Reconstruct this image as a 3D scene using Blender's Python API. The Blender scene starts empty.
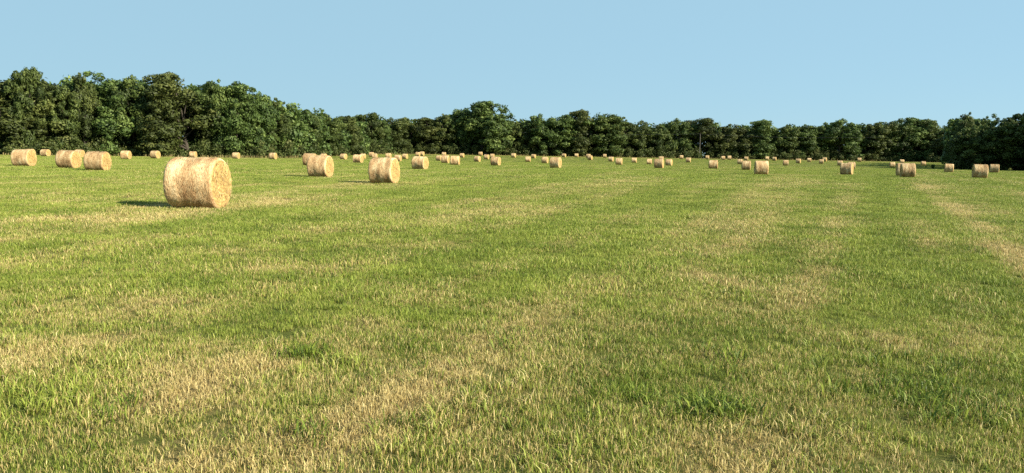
import bpy, math
import numpy as np
from mathutils import Vector, Matrix

# ------------------------------------------------------------------ camera, sky, sun, exposure
scene = bpy.context.scene
R = math.radians
EYE = 1.56
cd = bpy.data.cameras.new('camera')
cd.sensor_fit = 'HORIZONTAL'; cd.sensor_width = 36.0; cd.lens = 36.0 * 750 / 1024
cd.clip_start = 0.05; cd.clip_end = 12000
cam = bpy.data.objects.new('camera', cd)
scene.collection.objects.link(cam)
cam.matrix_world = Matrix.Translation((0, 0, EYE)) @ Matrix.Rotation(R(90 - 6.13), 4, 'X') @ Matrix.Rotation(R(0.917), 4, 'Z')
scene.camera = cam

SUN_EL, SUN_AZ = 27.5, 119.0            # azimuth clockwise from +Y (the view direction)
to_sun = Vector((math.sin(R(SUN_AZ)) * math.cos(R(SUN_EL)), math.cos(R(SUN_AZ)) * math.cos(R(SUN_EL)), math.sin(R(SUN_EL))))
world = bpy.data.worlds.new('World'); scene.world = world; world.use_nodes = True
wn = world.node_tree.nodes; wl = world.node_tree.links
wn.clear()
sky = wn.new('ShaderNodeTexSky'); sky.sky_type = 'NISHITA'; sky.sun_disc = False
sky.sun_elevation = R(SUN_EL); sky.sun_rotation = R(-SUN_AZ)       # the node turns counter-clockwise
sky.altitude = 0; sky.air_density = 1.0; sky.dust_density = 0.0; sky.ozone_density = 6.0
bg = wn.new('ShaderNodeBackground'); bg.inputs['Strength'].default_value = 0.061
wo = wn.new('ShaderNodeOutputWorld')
hz = wn.new('ShaderNodeMix'); hz.data_type = 'RGBA'          # the even milky blue of a humid summer sky, the same in every direction
hz.inputs[0].default_value = 0.88; hz.inputs[7].default_value = (2.50, 4.06, 4.92, 1)
wl.new(sky.outputs[0], hz.inputs[6]); wl.new(hz.outputs[2], bg.inputs[0]); wl.new(bg.outputs[0], wo.inputs[0])
ld = bpy.data.lights.new('sun', 'SUN'); ld.energy = 5.0; ld.angle = R(0.53); ld.color = (1.0, 0.90, 0.74)
sun = bpy.data.objects.new('sun', ld); scene.collection.objects.link(sun)
sun.rotation_euler = to_sun.to_track_quat('Z', 'Y').to_euler()
vs = scene.view_settings
vs.view_transform = 'Standard'; vs.look = 'None'; vs.gamma = 1.0; vs.exposure = 1.37; vs.use_curve_mapping = False
scene.cycles.max_bounces = 6; scene.cycles.diffuse_bounces = 3; scene.cycles.transmission_bounces = 3
scene.cycles.use_denoising = False

C = scene.collection
rng = np.random.default_rng(11)

# ------------------------------------------------------------------ helpers
def link(o, parent=None):
    C.objects.link(o)
    if parent is not None: o.parent = parent
    return o
def tag(o, label=None, cat=None, group=None, kind=None):
    if label: o['label'] = label
    if cat: o['category'] = cat
    if group: o['group'] = group
    if kind: o['kind'] = kind
    return o
def empty(name, loc, rz=0.0):
    o = bpy.data.objects.new(name, None); o.empty_display_size = 0.3
    o.location = loc; o.rotation_euler = (0, 0, rz)
    return link(o)
def mesh_np(name, v, faces, mat=None, smooth=False, attrs=None):
    """faces: int array (n,3) or (n,4) ; attrs: name -> per-vertex floats"""
    v = np.asarray(v, dtype=np.float32); faces = np.asarray(faces, dtype=np.int32)
    me = bpy.data.meshes.new(name)
    n, k = faces.shape
    me.vertices.add(len(v)); me.vertices.foreach_set('co', v.ravel())
    me.loops.add(n * k); me.loops.foreach_set('vertex_index', faces.ravel())
    me.polygons.add(n)
    me.polygons.foreach_set('loop_start', np.arange(0, n * k, k, dtype=np.int32))
    if smooth: me.polygons.foreach_set('use_smooth', np.ones(n, dtype=bool))
    for a, val in (attrs or {}).items():
        at = me.attributes.new(a, 'FLOAT', 'POINT'); at.data.foreach_set('value', np.asarray(val, dtype=np.float32))
    me.update(calc_edges=True); me.validate()
    if mat: me.materials.append(mat)
    return me
def hash2(ix, iy, s):
    h = (ix.astype(np.int64) * 374761393 + iy.astype(np.int64) * 668265263 + s * 1442695041) & 0xFFFFFFFF
    h = ((h ^ (h >> 13)) * 1274126177) & 0xFFFFFFFF
    h = (h ^ (h >> 16)) & 0xFFFFFF
    return h / float(0xFFFFFF)
def vnoise(x, y, s=0):
    x = np.asarray(x, float); y = np.asarray(y, float)
    ix = np.floor(x); iy = np.floor(y); fx = x - ix; fy = y - iy
    fx = fx * fx * (3 - 2 * fx); fy = fy * fy * (3 - 2 * fy)
    a = hash2(ix, iy, s); b = hash2(ix + 1, iy, s); c = hash2(ix, iy + 1, s); d = hash2(ix + 1, iy + 1, s)
    return (a * (1 - fx) + b * fx) * (1 - fy) + (c * (1 - fx) + d * fx) * fy
def fbm(x, y, s=0, o=3):
    t = 0; a = 0.5; n = 0
    for k in range(o):
        t = t + a * vnoise(x * 2 ** k, y * 2 ** k, s + k * 17); n += a; a *= 0.55
    return t / n
def sstep(a, b, x):
    t = np.clip((np.asarray(x, float) - a) / (b - a), 0, 1); return t * t * (3 - 2 * t)

# the lie of the land: flat, then a gentle rise towards the woods
def ground_z(x, y):
    x = np.asarray(x, float); y = np.asarray(y, float)
    r = np.hypot(x, y)
    rise = 1.9 * sstep(180, 330, y)
    small = 0.05 * (fbm(x / 2.3, y / 2.3, 5, 3) - 0.5) * (1 - sstep(60, 140, r))
    return rise + small
def gz1(x, y): return float(ground_z(np.array([x]), np.array([y]))[0])

# mowing swaths: a fan of lines that turns from 5 degrees at the left to 26 at the right
def swath_u(x, y):
    u = np.asarray(x, float) - 0.3 * y
    for _ in range(30):
        th = np.radians(np.clip(24 + (u + 1) * 1.8, 4, 26.5))
        u = 0.5 * u + 0.5 * (x - y * np.tan(th))
    return u
# where the cut grass lies dried out (0 green .. 1 straw)
PATCH = [(-2.9, 5.1, 1.1, .55, .38), (-3.4, 5.5, 1.0, .5, .30), (-2.6, 6.0, .9, .35, .28), (0.1, 10.4, .55, .7, .42), (-1.6, 8.5, .7, .5, .32),
         (2.9, 9.2, .45, .9, .40), (1.9, 7.4, .4, .8, .30), (4.9, 7.6, .5, .4, .38), (4.0, 9.0, .8, .35, .30), (-6.0, 10.0, .7, .45, .32), (2.3, 6.2, .6, .3, .25),
         (-5.5, 22.6, 2.6, 1.7, .45), (-3.5, 25.0, 2.5, 1.3, .38), (-9.6, 16.6, 2.0, .6, .34), (1.6, 4.0, .9, .45, .30), (-1.6, 3.9, 1.1, .5, .30),
         (-1.3, 6.9, .5, .35, .2), (1.5, 24.3, 2.0, 1.0, .22), (9.5, 14.6, .5, 1.3, .34), (-8.3, 12.6, 1.3, .6, .26), (2.5, 13.8, 1.0, .6, .25),
         (0.9, 5.0, .5, .3, -.3), (1.2, 6.6, .7, .6, -.22), (-1.2, 7.2, 1.0, .35, -.25), (2.8, 7.3, .6, .5, -.2), (-4.5, 8.6, 1.4, .6, -.18), (-.9, 15.5, 3.5, 1.0, -.2)]
def dryness(x, y):
    x = np.asarray(x, float); y = np.asarray(y, float)
    u = swath_u(x, y)
    r = np.hypot(x, y)
    d = 0.21 + 0.80 * (fbm(x / 1.1, y / 1.3, 31, 3) - 0.5) + 0.55 * (fbm(x / .42, y / .45, 36, 2) - 0.5) * (1 - sstep(12, 30, r)) + 0.50 * (fbm(x / 4.5 + 9, y / 6.0, 41, 2) - 0.5)
    # windrow and rake lines: straight pale strips that run with the mowing, broken along their length
    for per, wid, amp, sd in ((1.55, .15, .44, 3), (4.4, .15, .34, 8)):
        k = np.floor(u / per); c = (k + .5 + .35 * (hash2(k, k * 0, sd) - .5)) * per
        on = hash2(k, k * 0, sd + 1)
        brk = fbm(k * 7.3, y / (2.4 + .05 * y), sd + 51, 3)
        d += amp * np.exp(-((u - c) / (wid * per)) ** 2) * (.35 + .65 * on) * sstep(.42, .58, brk) * (.55 + .9 * vnoise(x * 2.2, y * 1.6, sd + 70))
        d -= .16 * (1 - np.exp(-((u - c) / (1.6 * wid * per)) ** 2))
    # a wheel track on the right and the light streak beside it
    for u0, w, a, y0, y1 in ((2.4, .42, .85, 7, 75), (4.4, .35, .35, 25, 110), (-1.6, .45, .38, 6, 75), (-11.4, .9, .4, 10, 48), (7.2, .35, .28, 22, 120), (-6.3, .5, .28, 12, 70), (11.0, .4, .28, 25, 130)):
        d += a * np.exp(-((u - u0) / (w * (.75 + y / 110))) ** 2) * sstep(y0, y0 + 5, y) * (1 - sstep(y1 * .7, y1, y)) * (0.35 + 1.2 * vnoise(u * 1.6, y / 2.6, 61)) * (.5 + vnoise(x * 2.4, y * 1.7, 66))
    for px, py, sx, sy, a in PATCH:
        d += .60 * a * np.exp(-((x - px) / sx) ** 2 - ((y - py) / sy) ** 2)
    d += 0.20 * (1 - sstep(4, 10, r)) - 0.04 * sstep(9, 16, r) - 0.04 * sstep(40, 90, r)
    # bare yellowed strip along the woods
    d += 0.35 * sstep(268, 300, y) + 0.30 * np.exp(-((y - (175 + 0.25 * (x + 70))) / 9) ** 2) * (x < -35)
    return np.clip(.10 + .84 * d, 0.03, 0.92)

# ------------------------------------------------------------------ materials
def mat_new(name):
    m = bpy.data.materials.new(name); m.use_nodes = True
    nt = m.node_tree; nt.nodes.clear()
    out = nt.nodes.new('ShaderNodeOutputMaterial')
    return m, nt, out
def N(nt, t, **kw):
    n = nt.nodes.new(t)
    for k, v in kw.items(): setattr(n, k, v)
    return n
def ramp(nt, src, stops, interp='LINEAR'):
    r = N(nt, 'ShaderNodeValToRGB'); r.color_ramp.interpolation = interp
    e = r.color_ramp.elements
    while len(e) < len(stops): e.new(0.5)
    for el, (p, c) in zip(e, stops): el.position = p; el.color = (*c, 1)
    nt.links.new(src, r.inputs[0]); return r.outputs[0]
def mixc(nt, fac, a, b, mode='MIX'):
    m = N(nt, 'ShaderNodeMix', data_type='RGBA', blend_type=mode)
    for s, v in ((m.inputs[0], fac), (m.inputs[6], a), (m.inputs[7], b)):
        if hasattr(v, 'is_output'): nt.links.new(v, s)
        elif isinstance(v, (int, float)): s.default_value = v
        else: s.default_value = (*v, 1)
    return m.outputs[2]
def math_(nt, op, a, b=0.0, c=None):
    m = N(nt, 'ShaderNodeMath', operation=op)
    for i, v in enumerate((a, b, c)):
        if v is None: continue
        if hasattr(v, 'is_output'): nt.links.new(v, m.inputs[i])
        else: m.inputs[i].default_value = v
    return m.outputs[0]
def noise(nt, vec, scale, detail=3, rough=0.55):
    n = N(nt, 'ShaderNodeTexNoise'); n.inputs['Scale'].default_value = scale
    n.inputs['Detail'].default_value = detail; n.inputs['Roughness'].default_value = rough
    if vec is not None: nt.links.new(vec, n.inputs['Vector'])
    return n.outputs[0]
def attr(nt, name, kind='GEOMETRY'):
    a = N(nt, 'ShaderNodeAttribute', attribute_type=kind, attribute_name=name); return a.outputs['Fac']
def principled(nt, col, rough=0.8, spec=0.2):
    p = N(nt, 'ShaderNodeBsdfPrincipled'); p.inputs['Roughness'].default_value = rough
    p.inputs['Specular IOR Level'].default_value = spec
    if hasattr(col, 'is_output'): nt.links.new(col, p.inputs['Base Color'])
    else: p.inputs['Base Color'].default_value = (*col, 1)
    return p
def translucent_mix(nt, out, p, col, fac):
    t = N(nt, 'ShaderNodeBsdfTranslucent'); nt.links.new(col, t.inputs[0])
    mx = N(nt, 'ShaderNodeMixShader'); mx.inputs[0].default_value = fac
    nt.links.new(p.outputs[0], mx.inputs[1]); nt.links.new(t.outputs[0], mx.inputs[2])
    nt.links.new(mx.outputs[0], out.inputs[0])

GREEN_A, GREEN_B, GREEN_C = (.070, .118, .013), (.182, .238, .031), (.320, .368, .068)
STRAW_A, STRAW_B, STRAW_C = (.23, .17, .062), (.49, .39, .150), (.66, .56, .27)

def make_field_material():
    m, nt, out = mat_new('field_ground')
    tc = N(nt, 'ShaderNodeTexCoord')
    dry = attr(nt, 'dry')
    n1 = noise(nt, tc.outputs['Object'], 9.0, 5, .7)
    n2 = noise(nt, tc.outputs['Object'], 1.6, 4, .6)
    n3 = noise(nt, tc.outputs['Object'], 45.0, 3, .7)
    n4 = noise(nt, tc.outputs['Object'], 130.0, 3, .75)
    gm_ = math_(nt, 'ADD', math_(nt, 'MULTIPLY', n1, .35), math_(nt, 'MULTIPLY', n4, .65))
    g = ramp(nt, gm_, [(.30, (.030, .038, .011)), (.5, (.10, .12, .026)), (.75, (.18, .20, .046))])
    s = ramp(nt, math_(nt, 'ADD', math_(nt, 'MULTIPLY', n3, .5), math_(nt, 'MULTIPLY', n4, .5)), [(.30, (.07, .050, .024)), (.5, (.23, .168, .075)), (.8, (.42, .33, .16))])
    f = math_(nt, 'ADD', dry, math_(nt, 'MULTIPLY', math_(nt, 'SUBTRACT', n2, .5), .9))
    f = math_(nt, 'ADD', f, math_(nt, 'MULTIPLY', math_(nt, 'SUBTRACT', n1, .5), .7))
    mr = N(nt, 'ShaderNodeMapRange', interpolation_type='SMOOTHSTEP'); nt.links.new(f, mr.inputs[0])
    mr.inputs[1].default_value = .22; mr.inputs[2].default_value = .95
    col = mixc(nt, mr.outputs[0], g, s)
    p = principled(nt, col, .95, .05)
    b = N(nt, 'ShaderNodeBump'); b.inputs['Strength'].default_value = .8; b.inputs['Distance'].default_value = .05
    nt.links.new(math_(nt, 'ADD', n1, n4), b.inputs['Height']); nt.links.new(b.outputs[0], p.inputs['Normal'])
    nt.links.new(p.outputs[0], out.inputs[0])
    return m
def make_grass_material():
    m, nt, out = mat_new('grass_blades')
    dry = attr(nt, 'dry', 'INSTANCER'); tint = attr(nt, 'tint', 'INSTANCER')
    bc = attr(nt, 'bc'); bd = attr(nt, 'bd'); hh = attr(nt, 'hh')
    k = math_(nt, 'ADD', math_(nt, 'MULTIPLY', bc, .6), math_(nt, 'MULTIPLY', tint, .4))
    g = ramp(nt, k, [(.1, GREEN_A), (.5, GREEN_B), (.9, GREEN_C)])
    s = ramp(nt, bc, [(.05, STRAW_A), (.45, STRAW_B), (1., STRAW_C)])
    f = math_(nt, 'SUBTRACT', dry, bd)
    mr = N(nt, 'ShaderNodeMapRange'); nt.links.new(f, mr.inputs[0]); mr.inputs[1].default_value = -.12; mr.inputs[2].default_value = .10
    col = mixc(nt, mr.outputs[0], g, s)
    # blade colour gets darker and browner towards the root
    root = ramp(nt, hh, [(0., (.55, .45, .30)), (.45, (1, 1, 1))])
    col = mixc(nt, 1.0, col, root, 'MULTIPLY')
    p = principled(nt, col, .55, .25)
    translucent_mix(nt, out, p, col, .28)
    return m
def make_leaf_material(name, dark, mid, light, hue=0.0):
    m, nt, out = mat_new(name)
    sh = attr(nt, 'shade'); oi = N(nt, 'ShaderNodeObjectInfo')
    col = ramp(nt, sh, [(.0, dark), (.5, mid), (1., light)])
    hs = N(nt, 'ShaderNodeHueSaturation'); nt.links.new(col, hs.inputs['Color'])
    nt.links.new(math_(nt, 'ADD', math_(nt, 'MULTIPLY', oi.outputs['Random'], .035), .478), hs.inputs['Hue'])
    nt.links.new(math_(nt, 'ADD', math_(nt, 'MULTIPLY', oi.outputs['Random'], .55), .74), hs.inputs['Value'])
    p = principled(nt, hs.outputs[0], .6, .25)
    translucent_mix(nt, out, p, hs.outputs[0], .22)
    return m
def make_bark_material(name, a, b):
    m, nt, out = mat_new(name)
    tc = N(nt, 'ShaderNodeTexCoord')
    mp = N(nt, 'ShaderNodeMapping'); mp.inputs['Scale'].default_value = (6, 6, 1); nt.links.new(tc.outputs['Object'], mp.inputs[0])
    n = noise(nt, mp.outputs[0], 3, 4, .6)
    p = principled(nt, ramp(nt, n, [(.3, a), (.7, b)]), .9, .1)
    nt.links.new(p.outputs[0], out.inputs[0]); return m
def make_bale_side_material():
    m, nt, out = mat_new('bale_wrapped_side')
    tc = N(nt, 'ShaderNodeTexCoord'); oi = N(nt, 'ShaderNodeObjectInfo')
    off = N(nt, 'ShaderNodeVectorMath', operation='MULTIPLY_ADD')
    cmb = N(nt, 'ShaderNodeCombineXYZ')
    for i in range(3): nt.links.new(math_(nt, 'MULTIPLY', oi.outputs['Random'], (37.0, 51.0, 23.0)[i]), cmb.inputs[i])
    nt.links.new(tc.outputs['Object'], off.inputs[0]); off.inputs[1].default_value = (1, 1, 1); nt.links.new(cmb.outputs[0], off.inputs[2])
    mp = N(nt, 'ShaderNodeMapping'); mp.inputs['Scale'].default_value = (2.6, 1.0, 1.0); nt.links.new(off.outputs[0], mp.inputs[0])
    band = noise(nt, mp.outputs[0], 1.3, 3, .55)
    mp2 = N(nt, 'ShaderNodeMapping'); mp2.inputs['Scale'].default_value = (34, 9, 9); nt.links.new(off.outputs[0], mp2.inputs[0])
    fib = noise(nt, mp2.outputs[0], 1.0, 4, .65)
    spk = noise(nt, off.outputs[0], 14, 4, .7)
    k = math_(nt, 'ADD', math_(nt, 'MULTIPLY', band, 1.0), math_(nt, 'MULTIPLY', math_(nt, 'SUBTRACT', spk, .5), .55))
    k = math_(nt, 'ADD', k, math_(nt, 'MULTIPLY', math_(nt, 'SUBTRACT', fib, .5), .5))
    col = ramp(nt, k, [(.24, (.18, .100, .042)), (.40, (.32, .198, .092)), (.54, (.425, .294, .145)), (.72, (.56, .438, .25))])
    hs = N(nt, 'ShaderNodeHueSaturation'); nt.links.new(col, hs.inputs['Color'])
    nt.links.new(math_(nt, 'ADD', math_(nt, 'MULTIPLY', oi.outputs['Random'], .36), .84), hs.inputs['Value'])
    p = principled(nt, hs.outputs[0], .75, .2)
    b = N(nt, 'ShaderNodeBump'); b.inputs['Strength'].default_value = .9; b.inputs['Distance'].default_value = .03
    nt.links.new(math_(nt, 'ADD', fib, spk), b.inputs['Height']); nt.links.new(b.outputs[0], p.inputs['Normal'])
    nt.links.new(p.outputs[0], out.inputs[0]); return m
def make_bale_end_material():
    m, nt, out = mat_new('bale_rolled_end')
    tc = N(nt, 'ShaderNodeTexCoord')
    sep = N(nt, 'ShaderNodeSeparateXYZ'); nt.links.new(tc.outputs['Object'], sep.inputs[0])
    y = sep.outputs[1]; z = math_(nt, 'SUBTRACT', sep.outputs[2], .745)
    r = math_(nt, 'SQRT', math_(nt, 'ADD', math_(nt, 'MULTIPLY', y, y), math_(nt, 'MULTIPLY', z, z)))
    ang = math_(nt, 'ARCTAN2', z, y)
    n = noise(nt, tc.outputs['Object'], 7, 4, .7)
    ph = math_(nt, 'ADD', math_(nt, 'MULTIPLY', r, 62.0), math_(nt, 'ADD', ang, math_(nt, 'MULTIPLY', n, 6.0)))
    w = math_(nt, 'ADD', math_(nt, 'MULTIPLY', math_(nt, 'SINE', ph), .5), .5)
    spk = noise(nt, tc.outputs['Object'], 26, 4, .75)
    k = math_(nt, 'ADD', math_(nt, 'MULTIPLY', w, .07), math_(nt, 'ADD', math_(nt, 'MULTIPLY', spk, .7), math_(nt, 'MULTIPLY', math_(nt, 'SUBTRACT', n, .5), 1.1)))
    k = math_(nt, 'ADD', k, math_(nt, 'MULTIPLY', r, .12))
    col = ramp(nt, k, [(.22, (.17, .102, .036)), (.42, (.33, .224, .080)), (.60, (.45, .326, .122)), (.9, (.52, .402, .168))])
    p = principled(nt, col, .8, .15)
    b = N(nt, 'ShaderNodeBump'); b.inputs['Strength'].default_value = .8; b.inputs['Distance'].default_value = .03
    nt.links.new(math_(nt, 'ADD', math_(nt, 'MULTIPLY', w, .35), spk), b.inputs['Height']); nt.links.new(b.outputs[0], p.inputs['Normal'])
    nt.links.new(p.outputs[0], out.inputs[0]); return m
def make_straw_material():
    m, nt, out = mat_new('loose_straw')
    col = ramp(nt, attr(nt, 'bc'), [(.0, (.25, .165, .075)), (.5, (.43, .31, .15)), (1., (.56, .45, .25))])
    p = principled(nt, col, .6, .25); nt.links.new(p.outputs[0], out.inputs[0]); return m
def make_plain(name, col, rough=.8):
    m, nt, out = mat_new(name)
    tc = N(nt, 'ShaderNodeTexCoord')
    n = noise(nt, tc.outputs['Object'], 5, 4, .6)
    c = ramp(nt, n, [(.3, tuple(.75 * k for k in col)), (.7, tuple(1.2 * k for k in col))])
    p = principled(nt, c, rough, .2); nt.links.new(p.outputs[0], out.inputs[0]); return m

M_field = make_field_material(); M_grass = make_grass_material()
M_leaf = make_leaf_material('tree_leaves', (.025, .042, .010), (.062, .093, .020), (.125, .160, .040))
M_under = make_leaf_material('undergrowth_leaves', (.028, .042, .010), (.058, .078, .017), (.14, .145, .05))
M_bark = make_bark_material('tree_bark', (.030, .026, .020), (.075, .065, .050))
M_side = make_bale_side_material(); M_end = make_bale_end_material(); M_straw = make_straw_material()
M_pole = make_bark_material('weathered_pole_wood', (.09, .085, .072), (.16, .15, .13))
M_tall = make_plain('uncut_brown_grass', (.20, .165, .065))
M_wire = make_plain('dull_wire', (.12, .13, .14), .5)
M_porcelain = make_plain('insulator_glaze', (.25, .20, .16), .3)
M_weed = make_leaf_material('weed_leaves', (.03, .06, .012), (.055, .10, .02), (.10, .15, .035))
M_stalk = make_plain('dry_weed_stalk', (.05, .045, .03))

# ------------------------------------------------------------------ the field
def axis_pts(k, n, ext):
    t = np.linspace(0, 1, n); return ext * np.sinh(k * t) / math.sinh(k)
xs = axis_pts(8, 240, 4000); xs = np.concatenate([-xs[:0:-1], xs])
yp = axis_pts(8, 420, 6000); yn = axis_pts(6, 30, 1500)
ys = np.concatenate([-yn[:0:-1], yp])
gx, gy = np.meshgrid(xs, ys)
fx, fy = gx.ravel(), gy.ravel()
fz = ground_z(fx, fy)
nx, ny = len(xs), len(ys)
ii = (np.arange(ny - 1)[:, None] * nx + np.arange(nx - 1)[None, :]).ravel()
quads = np.stack([ii, ii + 1, ii + nx + 1, ii + nx], 1)
field = bpy.data.objects.new('field', mesh_np('field', np.stack([fx, fy, fz], 1), quads, M_field, True, {'dry': dryness(fx, fy)}))
tag(link(field), 'mown hay field of green stubble with pale straw streaks', kind='structure')

TREES = [  # x, y, height, crown width, crown kind, name, label
    (-125.4, 171.0, 17.6, 11.3, 2, 'tree', 'leafy tree beyond the left edge of the photo'),
    (-117.3, 173.0, 18.7, 10.5, 5, 'tree', 'broad tree at the far left edge of the woods'),
    (-111.3, 173.0, 21.2, 6.0, 0, 'tree', 'tall narrow tree at the left edge, topping the left woods'),
    (-109.2, 177.0, 17.6, 8.4, 1, 'tree', 'lower rounded tree just right of the tall left-edge tree'),
    (-105.2, 179.0, 16.7, 7.1, 3, 'tree', 'low tree filling the dip left of the knob-topped tree'),
    (-103.0, 181.0, 20.0, 5.3, 4, 'tree', 'knob-topped tree rising over the side-by-side pair of bales'),
    (-99.4, 185.1, 20.7, 11.3, 5, 'tree', 'broad domed tree highest of the left woods, right of the knob-topped one'),
    (-94.3, 187.1, 19.6, 7.9, 2, 'tree', 'sloping tree on the right shoulder of the broad domed one'),
    (-90.6, 188.1, 17.1, 7.0, 6, 'tree', 'low tree in the dip between the two high parts of the left woods'),
    (-87.9, 187.1, 17.7, 4.5, 0, 'tree', 'small pointed tree left of the lopsided tree behind the nearest bale'),
    (-81.5, 189.1, 20.7, 10.5, 7, 'tree', 'lopsided tree leaning left behind the nearest bale'),
    (-75.1, 191.1, 20.0, 7.6, 3, 'tree', 'dark tree with a peaked top right of the lopsided one'),
    (-70.7, 193.1, 19.3, 7.7, 1, 'tree', 'twin-topped tree where the left woods begin to fall away'),
    (-67.1, 198.1, 17.0, 7.4, 2, 'tree', 'rounded tree first on the falling slope of the woods'),
    (-64.2, 204.2, 16.2, 7.0, 4, 'tree', 'rounded tree second on the falling slope, above the lone woods-edge bale'),
    (-62.8, 213.2, 14.8, 6.8, 6, 'tree', 'tree third on the falling slope of the woods'),
    (-60.8, 223.3, 14.2, 7.1, 5, 'tree', 'tree fourth on the slope, just left of the third-largest bale'),
    (-59.3, 241.4, 13.2, 7.7, 3, 'tree', 'bright green low tree above the third-largest bale'),
    (-57.6, 259.5, 13.2, 8.3, 1, 'tree', 'low tree right of the third-largest bale where the slope levels out'),
    (-58.8, 283.6, 14.0, 6.8, 6, 'tree', 'small tree on the left side of the round-headed dark tree'),
    (-54.6, 285.6, 16.0, 7.6, 0, 'tree', 'round-headed darker tree standing up left of the dip'),
    (-51.2, 291.7, 12.5, 7.0, 4, 'tree', 'small tree in the dip above the second-largest bale'),
    (-47.7, 301.7, 13.7, 9.6, 2, 'tree', 'rounded tree just right of the dip above the second-largest bale'),
    (-40.9, 304.7, 14.1, 9.7, 7, 'tree', 'tree above the mid-distance bale with the oval end'),
    (-34.2, 305.7, 14.5, 10.5, 1, 'tree', 'tree left of the stepped rise to the tall oak'),
    (-27.8, 306.8, 16.2, 9.8, 3, 'tree', 'tree forming the first step up to the tall oak'),
    (-21.3, 306.8, 19.1, 6.9, 0, 'tree', 'slim dark tree hugging the left of the tall oak with a sky hole between'),
    (-12.6, 303.7, 21.4, 16.1, 8, 'oak_tree', 'tall broad oak, tallest in the middle of the treeline'),
    (-0.1, 307.8, 14.5, 8.2, 4, 'tree', 'small rounded tree right of the tall oak'),
    (5.2, 307.8, 13.6, 6.5, 6, 'tree', 'low small tree in the dip right of the tall oak'),
    (11.3, 307.8, 16.3, 11.4, 2, 'tree', 'dark tree rising left in the central hump of trees'),
    (22.0, 308.8, 17.9, 12.3, 5, 'tree', 'tree at the left top of the central hump of trees'),
    (31.0, 308.8, 18.4, 12.3, 7, 'tree', 'tree at the right top of the central hump of trees'),
    (39.2, 308.8, 16.8, 10.6, 1, 'tree', 'tree on the right shoulder of the central hump'),
    (45.1, 309.8, 15.1, 9.0, 3, 'tree', 'low tree ending the central hump at its right'),
    (53.3, 309.8, 14.6, 9.0, 6, 'tree', 'round tree above the lone small bale right of the hump'),
    (59.8, 309.8, 13.7, 7.4, 4, 'tree', 'low tree above the cluster of three bales'),
    (67.5, 310.8, 15.7, 9.1, 2, 'tree', 'two-lobed tree left of the utility pole'),
    (78.2, 315.8, 17.1, 10.9, 0, 'tree', 'tall square-topped tree behind the utility pole'),
    (87.1, 311.8, 13.2, 8.3, 1, 'tree', 'low tree first to the right of the utility pole'),
    (92.9, 311.8, 14.1, 8.3, 5, 'tree', 'rounded tree second to the right of the utility pole'),
    (100.2, 312.8, 13.8, 8.3, 6, 'tree', 'dark tree in deep shade above the close right-hand bales'),
    (106.9, 312.8, 15.8, 10.8, 7, 'tree', 'dense flat-topped tree above the bright square-looking bale'),
    (113.5, 312.8, 14.2, 8.3, 3, 'tree', 'tree on the right shoulder of the flat-topped tree'),
    (121.4, 313.8, 14.6, 10.0, 4, 'tree', 'spiky-topped tree above the tiny bales left of the brown-shaded bale'),
    (126.8, 313.8, 14.7, 7.5, 0, 'tree', 'slim tree between the spiky-topped tree and the tree by the gap'),
    (135.1, 313.8, 16.6, 13.3, 2, 'tree', 'domed tree left of the low gap in the right treeline'),
    (159.5, 347.0, 12.6, 12.0, 6, 'tree', 'far low tree seen in the gap of the right treeline'),
    (152.7, 315.8, 16.2, 10.9, 3, 'tree', 'tree starting the right hump, just right of the gap'),
    (159.5, 316.8, 17.8, 10.1, 5, 'tree', 'peaked tree left of centre in the right hump'),
    (168.3, 316.8, 18.1, 11.8, 1, 'tree', 'broad tree at the top of the right hump'),
    (176.3, 316.8, 17.2, 10.9, 7, 'tree', 'rounded tree on the right side of the right hump'),
    (174.7, 301.7, 13.7, 9.6, 4, 'tree', 'low tree where the right hump meets the dark right-hand trees'),
    (111.3, 187.1, 9.7, 5.0, 3, 'tree', 'dark shaded tree at the left of the near right-hand group'),
    (114.4, 191.1, 14.2, 3.5, 4, 'tree', 'loose tall tree poking above the dark right-hand group'),
    (114.9, 184.1, 13.1, 6.3, 9, 'tree', 'ragged tree near the right edge with brownish top'),
    (111.2, 182.0, 10.2, 6.3, 2, 'tree', 'low dark tree in front of the ragged right-edge trees'),
    (118.3, 181.0, 13.4, 8.2, 5, 'tree', 'shaded tree at the right edge, right of the ragged brownish-topped one'),
    (122.7, 177.0, 14.6, 9.4, 2, 'tree', 'tree just beyond the right edge of the photo'),
    (126.2, 171.0, 15.2, 10.0, 7, 'tree', 'second tree beyond the right edge of the photo'),
    (129.7, 163.9, 15.6, 10.9, 1, 'tree', 'third tree beyond the right edge of the photo'),
]
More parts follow.
